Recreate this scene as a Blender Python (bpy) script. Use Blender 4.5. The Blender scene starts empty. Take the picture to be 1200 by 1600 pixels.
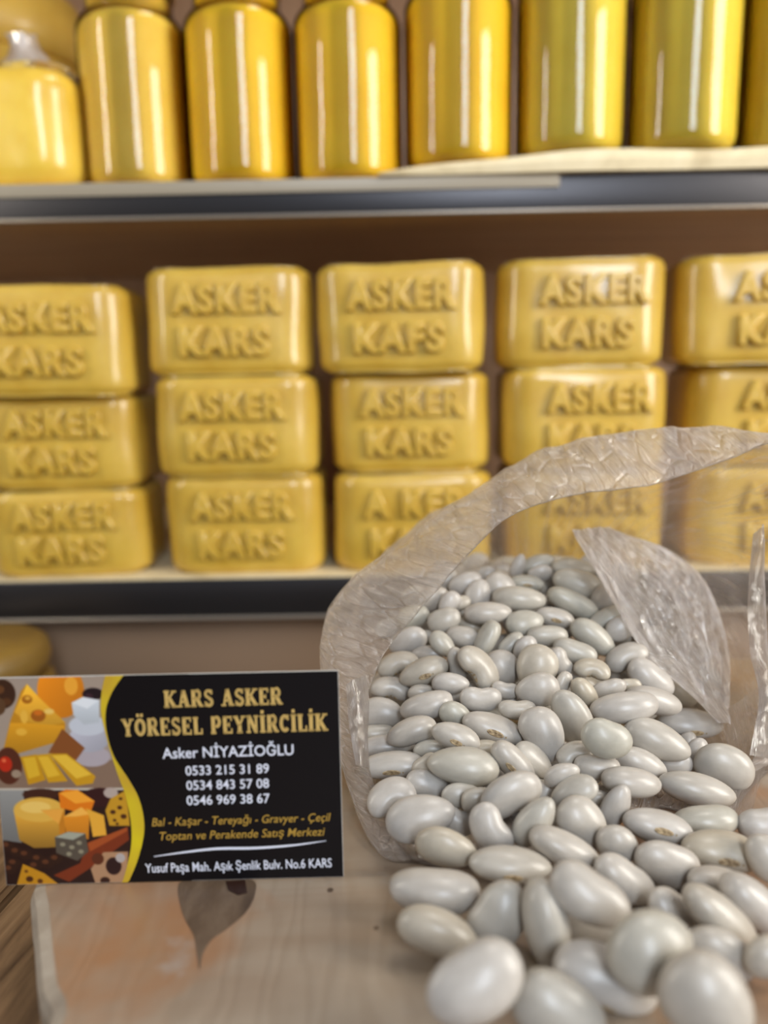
import bpy, bmesh, math, random
import numpy as np
from mathutils import Vector, Matrix, noise
random.seed(7)
S = bpy.context.scene
COL = S.collection
PI = math.pi
# ------------------------------------------------------------------ camera, world, lights, exposure
FPX = 1200.0                      # focal length in pixels of the 1200x1600 frame
PITCH, ROLL = math.radians(10), math.radians(-1.0)
CAM = Vector((0, 0, 0.121))
CM = Matrix.Rotation(PI/2 - PITCH, 3, 'X') @ Matrix.Rotation(ROLL, 3, 'Z')
cd = bpy.data.cameras.new('camera'); cam = bpy.data.objects.new('camera', cd); COL.objects.link(cam)
cam.matrix_world = Matrix.Translation(CAM) @ CM.to_4x4()
cd.sensor_fit = 'VERTICAL'; cd.sensor_height = 36; cd.lens = 36*FPX/1600
cd.clip_start = 0.005; cd.clip_end = 50
cd.dof.use_dof = True; cd.dof.focus_distance = 0.220; cd.dof.aperture_fstop = 27/4.2
S.camera = cam
S.view_settings.view_transform = 'Standard'; S.view_settings.look = 'None'
S.view_settings.exposure = 0.0; S.view_settings.gamma = 1; S.view_settings.use_curve_mapping = False
S.cycles.transparent_max_bounces = 24
S.cycles.max_bounces = 8
S.cycles.sample_clamp_indirect = 4

w = bpy.data.worlds.new('world'); S.world = w; w.use_nodes = True
nt = w.node_tree; bg = nt.nodes['Background']
tc = nt.nodes.new('ShaderNodeTexCoord'); sp = nt.nodes.new('ShaderNodeSeparateXYZ')
cr = nt.nodes.new('ShaderNodeValToRGB'); mr = nt.nodes.new('ShaderNodeMapRange')
nt.links.new(tc.outputs['Generated'], sp.inputs[0]); nt.links.new(sp.outputs['Z'], mr.inputs['Value'])
mr.inputs['From Min'].default_value = -1; nt.links.new(mr.outputs[0], cr.inputs[0])
cr.color_ramp.elements[0].position = .40; cr.color_ramp.elements[0].color = (.16, .135, .11, 1)
cr.color_ramp.elements[1].position = .62; cr.color_ramp.elements[1].color = (.56, .65, .82, 1)
nt.links.new(cr.outputs[0], bg.inputs[0]); bg.inputs[1].default_value = 0.27

def area(name, loc, target, sx, sy, power, col):
    l = bpy.data.lights.new(name, 'AREA'); l.shape = 'RECTANGLE'; l.size = sx; l.size_y = sy
    l.energy = power; l.color = col
    o = bpy.data.objects.new(name, l); COL.objects.link(o); o.location = loc
    o.rotation_euler = (Vector(target) - Vector(loc)).to_track_quat('-Z', 'Y').to_euler()
area('shop_window_daylight', (.80, -.10, .38), (.0, .42, .08), .30, .60, 8.8, (1, .95, .86))
area('street_daylight', (.28, -1.05, .75), (.05, .4, .1), .26, .8, 12, (.80, .89, 1))
area('left_strip_light', (-.52, .16, .34), (.1, .48, .2), .035, .40, 1.3, (1, .93, .80))  # unseen strip light, added for the left highlights on the jars
area('overhead_light', (.25, .28, .95), (.05, .24, 0), .35, .2, 2.0, (1, .94, .86))  # unseen area light from above, over the beans and board

# ------------------------------------------------------------------ helpers
def ray(px, py):
    return CM @ Vector(((px-600)/FPX, -(py-800)/FPX, -1))
def at_y(px, py, y):
    d = ray(px, py); return CAM + d*(y/d.y)
def at_z(px, py, z=0.0):
    d = ray(px, py); return CAM + d*((z-CAM.z)/d.z)
def at_d(px, py, dep):
    return CAM + ray(px, py)*dep

def tag(o, label=None, cat=None, group=None, kind=None):
    if label: o['label'] = label
    if cat: o['category'] = cat
    if group: o['group'] = group
    if kind: o['kind'] = kind
    return o
def link(name, me, parent=None):
    o = bpy.data.objects.new(name, me); COL.objects.link(o)
    if parent is not None: o.parent = parent
    return o
def empty(name, loc=(0, 0, 0), rz=0):
    o = bpy.data.objects.new(name, None); COL.objects.link(o); o.location = loc; o.rotation_euler = (0, 0, rz)
    o.empty_display_size = .01
    return o
def mesh(name, verts, faces, mat=None, smooth=True):
    me = bpy.data.meshes.new(name); me.from_pydata([tuple(v) for v in verts], [], faces)
    if mat: me.materials.append(mat)
    if smooth: me.polygons.foreach_set('use_smooth', [True]*len(me.polygons))
    me.update(); return me
def box(name, x0, x1, y0, y1, z0, z1, mat, parent=None, bev=0.0, seg=2):
    bm = bmesh.new(); bmesh.ops.create_cube(bm, size=1)
    for v in bm.verts:
        v.co = Vector((x0+(v.co.x+.5)*(x1-x0), y0+(v.co.y+.5)*(y1-y0), z0+(v.co.z+.5)*(z1-z0)))
    if bev: bmesh.ops.bevel(bm, geom=bm.edges[:], offset=bev, segments=seg, profile=.5, affect='EDGES')
    me = bpy.data.meshes.new(name); bm.to_mesh(me); bm.free(); me.materials.append(mat)
    if bev: me.polygons.foreach_set('use_smooth', [True]*len(me.polygons))
    return link(name, me, parent)
def grid_faces(n, m, wrap=False):
    f = []
    for i in range(n-1):
        for j in range(m if wrap else m-1):
            k = (j+1) % m
            f.append((i*m+j, i*m+k, (i+1)*m+k, (i+1)*m+j))
    return f
def lathe(name, prof, mat, parent=None, seg=48, bump=None):
    vs = []
    for r, z in prof:
        for k in range(seg):
            a = 2*PI*k/seg; rr = r
            if bump: rr = r*(1+bump(a, z))
            vs.append((rr*math.cos(a), rr*math.sin(a), z))
    f = grid_faces(len(prof), seg, True)
    f = [tuple(q) for q in f]
    if prof[0][0] > 1e-5: f.append(tuple(range(seg))[::-1])
    if prof[-1][0] > 1e-5: f.append(tuple((len(prof)-1)*seg+k for k in range(seg)))
    return link(name, mesh(name, vs, f, mat), parent)
def rounded_box(name, W, D, Hh, r, rz, n=18, bulge=.0015, seed=0, amp=.0008, mat=None):
    """cheese-like box, base at z=0: big radius r on the upright edges, rz on the top and bottom edges"""
    bm = bmesh.new(); bmesh.ops.create_cube(bm, size=2)
    bmesh.ops.subdivide_edges(bm, edges=bm.edges[:], cuts=n, use_grid_fill=True)
    hw, hd, hh = W/2, D/2, Hh/2
    for v in bm.verts:
        x, y, z = v.co
        # denser sampling near the edges
        g = lambda t: math.copysign(abs(t)**.75, t)
        x, y, z = g(x)*hw, g(y)*hd, g(z)*hh
        zc = max(-hh+rz, min(hh-rz, z)); dz = z-zc
        inset = rz - math.sqrt(max(0, rz*rz - dz*dz)) if abs(dz) > 0 else 0
        if abs(abs(v.co.z)-1) < 1e-6: 
            pass
        # plan outline: rounded rectangle
        m = max(abs(v.co.x), abs(v.co.y))
        xc = max(-hw+r, min(hw-r, x)); yc = max(-hd+r, min(hd-r, y))
        dx, dy = x-xc, y-yc
        L = math.hypot(dx, dy)
        if abs(dx) > 1e-9 and abs(dy) > 1e-9:
            mm = max(abs(dx), abs(dy)); k = mm/L
            dx, dy = dx*k, dy*k; x, y = xc+dx, yc+dy
        if inset > 0 and m > .999:
            f = 1-inset/max(hw, hd); x *= f; y *= f
        bx = (1-(x/hw)**2)*(1-(z/hh)**2)*bulge
        if abs(v.co.y) > .999: y += math.copysign(bx, y)
        if abs(v.co.x) > .999: x += math.copysign((1-(y/hd)**2)*(1-(z/hh)**2)*bulge, x)
        p = Vector((x, y, z))
        p += Vector((noise.noise(p*35+Vector((seed*7.3, 0, 0))), noise.noise(p*35+Vector((0, seed*5.1, 9))), noise.noise(p*30+Vector((4, 0, seed*3.7)))))*amp
        v.co = p + Vector((0, 0, hh))
    me = bpy.data.meshes.new(name); bm.to_mesh(me); bm.free()
    if mat: me.materials.append(mat)
    me.polygons.foreach_set('use_smooth', [True]*len(me.polygons))
    return me

# ------------------------------------------------------------------ materials
def srgb(r, g, b):
    f = lambda c: (c/255)/12.92 if c <= 10 else (((c/255)+.055)/1.055)**2.4
    return (f(r), f(g), f(b), 1)
class NT:
    def __init__(s, name):
        s.m = bpy.data.materials.new(name); s.m.use_nodes = True; s.t = s.m.node_tree
        s.b = s.t.nodes['Principled BSDF']; s.out = s.t.nodes['Material Output']
    def n(s, typ, **kw):
        nd = s.t.nodes.new('ShaderNode'+typ)
        for k, v in kw.items():
            if k.startswith('i_'):
                nd.inputs[k[2:].replace('_', ' ')].default_value = v
            else: setattr(nd, k, v)
        return nd
    def l(s, a, b): s.t.links.new(a, b)
    def set(s, **kw):
        for k, v in kw.items(): s.b.inputs[k.replace('_', ' ')].default_value = v
    def coord(s, scale=(1, 1, 1), rot=(0, 0, 0)):
        c = s.n('TexCoord'); mp = s.n('Mapping'); mp.inputs['Scale'].default_value = scale
        mp.inputs['Rotation'].default_value = rot; s.l(c.outputs['Object'], mp.inputs[0]); return mp.outputs[0]
    def noise(s, vec, scale, detail=4, rough=.5, dist=0):
        nd = s.n('TexNoise', i_Scale=scale, i_Detail=detail, i_Roughness=rough, i_Distortion=dist); s.l(vec, nd.inputs['Vector']); return nd.outputs['Fac']
    def ramp(s, fac, stops):
        r = s.n('ValToRGB'); e = r.color_ramp.elements
        while len(e) < len(stops): e.new(.5)
        for k, (p, c) in enumerate(stops): e[k].position = p; e[k].color = c
        s.l(fac, r.inputs[0]); return r.outputs[0]
    def bump(s, h, strength=.3, dist=.001):
        b = s.n('Bump', i_Strength=strength, i_Distance=dist); s.l(h, b.inputs['Height']); s.l(b.outputs[0], s.b.inputs['Normal']); return b.outputs[0]
def plain(name, col, rough=.5, metal=0, spec=.5, coat=0):
    t = NT(name); t.set(Base_Color=col, Roughness=rough, Metallic=metal, Specular_IOR_Level=spec, Coat_Weight=coat); return t.m

def mat_cheese(name, c0, c1, rough=.42, coat=.8, sss=.2):
    t = NT(name); v = t.coord()
    n = t.noise(v, 28, 5, .6); col = t.ramp(n, [(.3, c0), (.7, c1)])
    t.l(col, t.b.inputs['Base Color']); t.set(Roughness=rough, Coat_Weight=coat, Coat_Roughness=.16, Subsurface_Weight=sss, Subsurface_Scale=.004)
    t.b.inputs['Subsurface Radius'].default_value = (1, .6, .15)
    n2 = t.noise(t.coord((1, 1, .5)), 130, 4, .65, .6); t.bump(n2, .45, .0009)
    return t.m
M_CHEESE = mat_cheese('yellow_cheese', srgb(194, 154, 48), srgb(214, 180, 76))
M_CHEESE_SHADE = mat_cheese('shade_darkened_cheese', srgb(120, 90, 34), srgb(144, 112, 48), .5, .2)  # darker cheese: shade on the low stack put into the colour
M_RIND = mat_cheese('wrapped_cheese_skin', srgb(222, 180, 55), srgb(238, 205, 85), .3, .7)

def mat_bean():
    t = NT('white_bean_skin'); oi = t.n('ObjectInfo')
    v = t.coord((1, 1, 1)); n = t.noise(v, 1.6, 3, .55)
    c = t.ramp(n, [(.3, srgb(180, 174, 168)), (.72, srgb(197, 192, 187))])
    tint = t.ramp(oi.outputs['Random'], [(0, srgb(240, 232, 212)), (.35, srgb(252, 250, 246)), (.7, srgb(244, 240, 232)), (1, srgb(240, 240, 228))])
    mx = t.n('Mix', data_type='RGBA', blend_type='MULTIPLY'); mx.inputs[0].default_value = 1
    t.l(c, mx.inputs[6]); t.l(tint, mx.inputs[7]); t.l(mx.outputs[2], t.b.inputs['Base Color'])
    t.set(Roughness=.36, Specular_IOR_Level=.5, Coat_Weight=.2, Coat_Roughness=.22, Subsurface_Weight=.06, Subsurface_Scale=.0015)
    t.b.inputs['Subsurface Radius'].default_value = (1, .75, .5)
    return t.m
M_BEAN = mat_bean()
def mat_hilum(name, dark):
    t = NT(name); v = t.coord(); n = t.noise(v, 7, 3, .6)
    t.l(t.ramp(n, [(.35, srgb(*dark)), (.6, srgb(186, 164, 128))]), t.b.inputs['Base Color']); t.set(Roughness=.7)
    return t.m
M_HILUM = mat_hilum('tan_scar', (118, 94, 64)); M_HILUM_D = mat_hilum('brown_scar', (92, 66, 42))

def mat_board():
    t = NT('pale_board_wood')
    v = t.coord((1, 1, 1))
    wv = t.n('TexNoise', i_Scale=9, i_Detail=5, i_Roughness=.6, i_Distortion=.8)
    mp = t.coord((1.0, 3.2, 1), (0, 0, .5)); t.l(mp, wv.inputs['Vector'])
    base = t.ramp(wv.outputs['Fac'], [(.28, srgb(126, 100, 78)), (.45, srgb(148, 128, 108)), (.6, srgb(158, 142, 124)), (.78, srgb(140, 114, 92))])
    gr = t.n('TexWave', wave_type='BANDS', bands_direction='X', i_Scale=60, i_Distortion=16, i_Detail=3, i_Detail_Scale=1.2)
    t.l(t.coord((1, .22, 1), (0, 0, -.35)), gr.inputs['Vector'])
    gm = t.ramp(gr.outputs['Fac'], [(.0, (.80, .77, .74, 1)), (.6, (1, 1, 1, 1))])
    m1 = t.n('Mix', data_type='RGBA', blend_type='MULTIPLY'); m1.inputs[0].default_value = .4
    t.l(base, m1.inputs[6]); t.l(gm, m1.inputs[7])
    # worn orange patches and grey scuffs
    n3 = t.noise(v, 17, 4, .6, .4)
    f3 = t.ramp(n3, [(.5, (0, 0, 0, 1)), (.68, (1, 1, 1, 1))])
    m2 = t.n('Mix', data_type='RGBA'); t.l(f3, m2.inputs[0]); t.l(m1.outputs[2], m2.inputs[6]); m2.inputs[7].default_value = srgb(152, 112, 80)
    n4 = t.noise(v, 38, 4, .65)
    f4 = t.ramp(n4, [(.6, (0, 0, 0, 1)), (.74, (.6, .6, .6, 1))])
    m3 = t.n('Mix', data_type='RGBA'); t.l(f4, m3.inputs[0]); t.l(m2.outputs[2], m3.inputs[6]); m3.inputs[7].default_value = srgb(164, 156, 148)
    t.l(m3.outputs[2], t.b.inputs['Base Color'])
    t.set(Roughness=.42, Coat_Weight=.25, Coat_Roughness=.3)
    t.bump(gr.outputs['Fac'], .12, .0006)
    return t.m
M_BOARD = mat_board()
def mat_wood(name, c0, c1, c2, sc=(14, 1.3, 14), rough=.5, k=10):
    t = NT(name); v = t.coord(sc); n = t.noise(v, k, 6, .65, .5)
    t.l(t.ramp(n, [(.3, c0), (.5, c1), (.72, c2)]), t.b.inputs['Base Color']); t.set(Roughness=rough); t.bump(n, .5, .0012); return t.m
M_PLANK = mat_wood('rustic_table_wood', srgb(70, 48, 30), srgb(128, 98, 68), srgb(160, 128, 92))
M_BARK = mat_wood('grey_bark', srgb(132, 118, 102), srgb(164, 150, 132), srgb(190, 178, 162), (3, 3, 3), .8, 14)
M_KNOT = mat_wood('dark_knot_wood', srgb(62, 48, 38), srgb(98, 80, 64), srgb(124, 106, 88), (6, 2, 6), .35, 12)
M_KNOT_RED = plain('knot_crack', srgb(46, 26, 18), .4)
M_CAB = mat_wood('brown_cabinet_panel', srgb(158, 124, 98), srgb(176, 142, 114), srgb(190, 158, 130), (9, 9, .5), .5, 6)
M_SHELF = mat_wood('brown_shelf_wood', srgb(158, 126, 100), srgb(176, 144, 116), srgb(190, 160, 132), (1, 9, 9), .38, 6)
M_STEEL = NT('brushed_steel_edge'); M_STEEL.set(Base_Color=(.06, .057, .06, 1), Metallic=.8, Roughness=.34)
_n = M_STEEL.noise(M_STEEL.coord((2, 60, 200)), 9, 3); M_STEEL.bump(_n, .15, .0005); M_STEEL = M_STEEL.m
M_STEEL_LT = plain('pale_steel_rim', srgb(150, 140, 128), .35, .6)  # paler steel for the thin rim at the foot of the edge
M_PAPER = mat_wood('cream_liner_paper', srgb(196, 178, 140), srgb(222, 206, 168), srgb(232, 218, 184), (1, 1, 1), .6, 30)
M_TAPE = plain('grey_tape', srgb(150, 140, 122), .4)
M_LID = plain('gold_lid', srgb(196, 160, 80), .3, .7)

def mat_film(name, haze, tint=(1, .985, .96, 1), spec=1.0, crease=.26):
    t = NT(name); t.t.nodes.remove(t.b)
    tr = t.n('BsdfTransparent'); tr.inputs[0].default_value = tint
    df = t.n('BsdfDiffuse'); df.inputs[0].default_value = srgb(250, 236, 224)
    tl = t.n('BsdfTranslucent'); tl.inputs[0].default_value = srgb(252, 238, 226)
    gl = t.n('BsdfGlossy', i_Roughness=.14); gl.inputs[0].default_value = (1, 1, 1, 1)
    v = t.coord()
    # crinkles: two stretched noises
    def uv(sc):
        c = t.n('UVMap'); mp = t.n('Mapping'); mp.inputs['Scale'].default_value = sc; t.l(c.outputs[0], mp.inputs[0]); return mp.outputs[0]
    a = t.n('TexNoise', i_Scale=4.5, i_Detail=7, i_Roughness=.62, i_Distortion=1.1); t.l(uv((3.2, .7, 1)), a.inputs['Vector'])
    b = t.n('TexVoronoi', feature='DISTANCE_TO_EDGE', i_Scale=9); t.l(uv((1.1, .4, 1)), b.inputs['Vector'])
    mr = t.n('MapRange'); mr.inputs['From Max'].default_value = .10; t.l(b.outputs['Distance'], mr.inputs['Value'])
    add = t.n('Math', operation='MULTIPLY_ADD'); t.l(mr.outputs[0], add.inputs[0]); add.inputs[1].default_value = .22; t.l(a.outputs['Fac'], add.inputs[2])
    bp = t.n('Bump', i_Strength=1.0, i_Distance=.0035); t.l(add.outputs[0], bp.inputs['Height'])
    for nd in (gl, df, tl): t.l(bp.outputs[0], nd.inputs['Normal'])
    mdt = t.n('MixShader'); mdt.inputs[0].default_value = .5; t.l(df.outputs[0], mdt.inputs[1]); t.l(tl.outputs[0], mdt.inputs[2])
    # haze grows at grazing angles
    lw = t.n('LayerWeight', i_Blend=.25)
    mh = t.n('MapRange'); mh.inputs['To Min'].default_value = haze; mh.inputs['To Max'].default_value = min(.95, haze*2.2); t.l(lw.outputs['Facing'], mh.inputs['Value'])
    nh = t.noise(v, 45, 4, .6); mm = t.n('Math', operation='MULTIPLY'); mul = t.n('MapRange'); mul.inputs['From Min'].default_value = .3; mul.inputs['From Max'].default_value = .7; mul.inputs['To Min'].default_value = .55; mul.inputs['To Max'].default_value = 1.4
    t.l(nh, mul.inputs['Value']); t.l(mh.outputs[0], mm.inputs[0]); t.l(mul.outputs[0], mm.inputs[1])
    # fine pale crease lines running along the film
    cn = t.n('TexNoise', i_Scale=2.6, i_Detail=3, i_Roughness=.55, i_Distortion=.9); t.l(uv((2.8, .28, 1)), cn.inputs['Vector'])
    c1 = t.n('Math', operation='SUBTRACT'); c1.inputs[1].default_value = .5; t.l(cn.outputs['Fac'], c1.inputs[0])
    c2 = t.n('Math', operation='ABSOLUTE'); t.l(c1.outputs[0], c2.inputs[0])
    c3 = t.n('MapRange'); c3.inputs['From Min'].default_value = 0; c3.inputs['From Max'].default_value = .018; c3.inputs['To Min'].default_value = crease; c3.inputs['To Max'].default_value = 0; t.l(c2.outputs[0], c3.inputs['Value'])
    mm2 = t.n('Math', operation='ADD'); mm2.use_clamp = True; t.l(mm.outputs[0], mm2.inputs[0]); t.l(c3.outputs[0], mm2.inputs[1]); mm = mm2
    mix1 = t.n('MixShader'); t.l(mm.outputs[0], mix1.inputs[0]); t.l(tr.outputs[0], mix1.inputs[1]); t.l(mdt.outputs[0], mix1.inputs[2])
    fr = t.n('Fresnel', i_IOR=1.5)
    fm0 = t.n('Math', operation='MULTIPLY'); fm0.inputs[1].default_value = 1.2*spec; t.l(fr.outputs[0], fm0.inputs[0])
    fm = t.n('Math', operation='MINIMUM'); fm.inputs[1].default_value = .10+.06*spec; t.l(fm0.outputs[0], fm.inputs[0])
    mix2 = t.n('MixShader'); t.l(fm.outputs[0], mix2.inputs[0]); t.l(mix1.outputs[0], mix2.inputs[1]); t.l(gl.outputs[0], mix2.inputs[2])
    t.l(mix2.outputs[0], t.out.inputs[0]); return t.m
M_FILM = mat_film('clear_plastic_film', .21)
M_BAND = mat_film('milky_plastic_film', .40, spec=3.0)
M_FLAP = mat_film('crumpled_plastic_film', .62, spec=5, crease=.3)
M_HEM = mat_film('film_hem', .55, spec=3)
def mat_glass():
    t = NT('jar_glass'); t.t.nodes.remove(t.b)
    tr = t.n('BsdfTransparent'); tr.inputs[0].default_value = (.97, .98, .94, 1)
    gl = t.n('BsdfGlossy', i_Roughness=.06); fr = t.n('Fresnel', i_IOR=1.5)
    bp = t.n('Bump', i_Strength=.25, i_Distance=.002); t.l(t.noise(t.coord((1, 1, .25)), 40, 2), bp.inputs['Height']); t.l(bp.outputs[0], gl.inputs['Normal'])
    mx = t.n('MixShader'); t.l(fr.outputs[0], mx.inputs[0]); t.l(tr.outputs[0], mx.inputs[1]); t.l(gl.outputs[0], mx.inputs[2]); t.l(mx.outputs[0], t.out.inputs[0]); return t.m
M_GLASS = mat_glass()
M_HONEY = [mat_cheese('yellow_butter_%s' % k, srgb(*a), srgb(*b), min(1, .62), 0, .35) for k, a, b in
           (('pale', (232, 190, 62), (242, 206, 88)), ('deep', (238, 190, 20), (246, 204, 36)), ('green', (226, 194, 54), (236, 208, 74)))]
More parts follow.
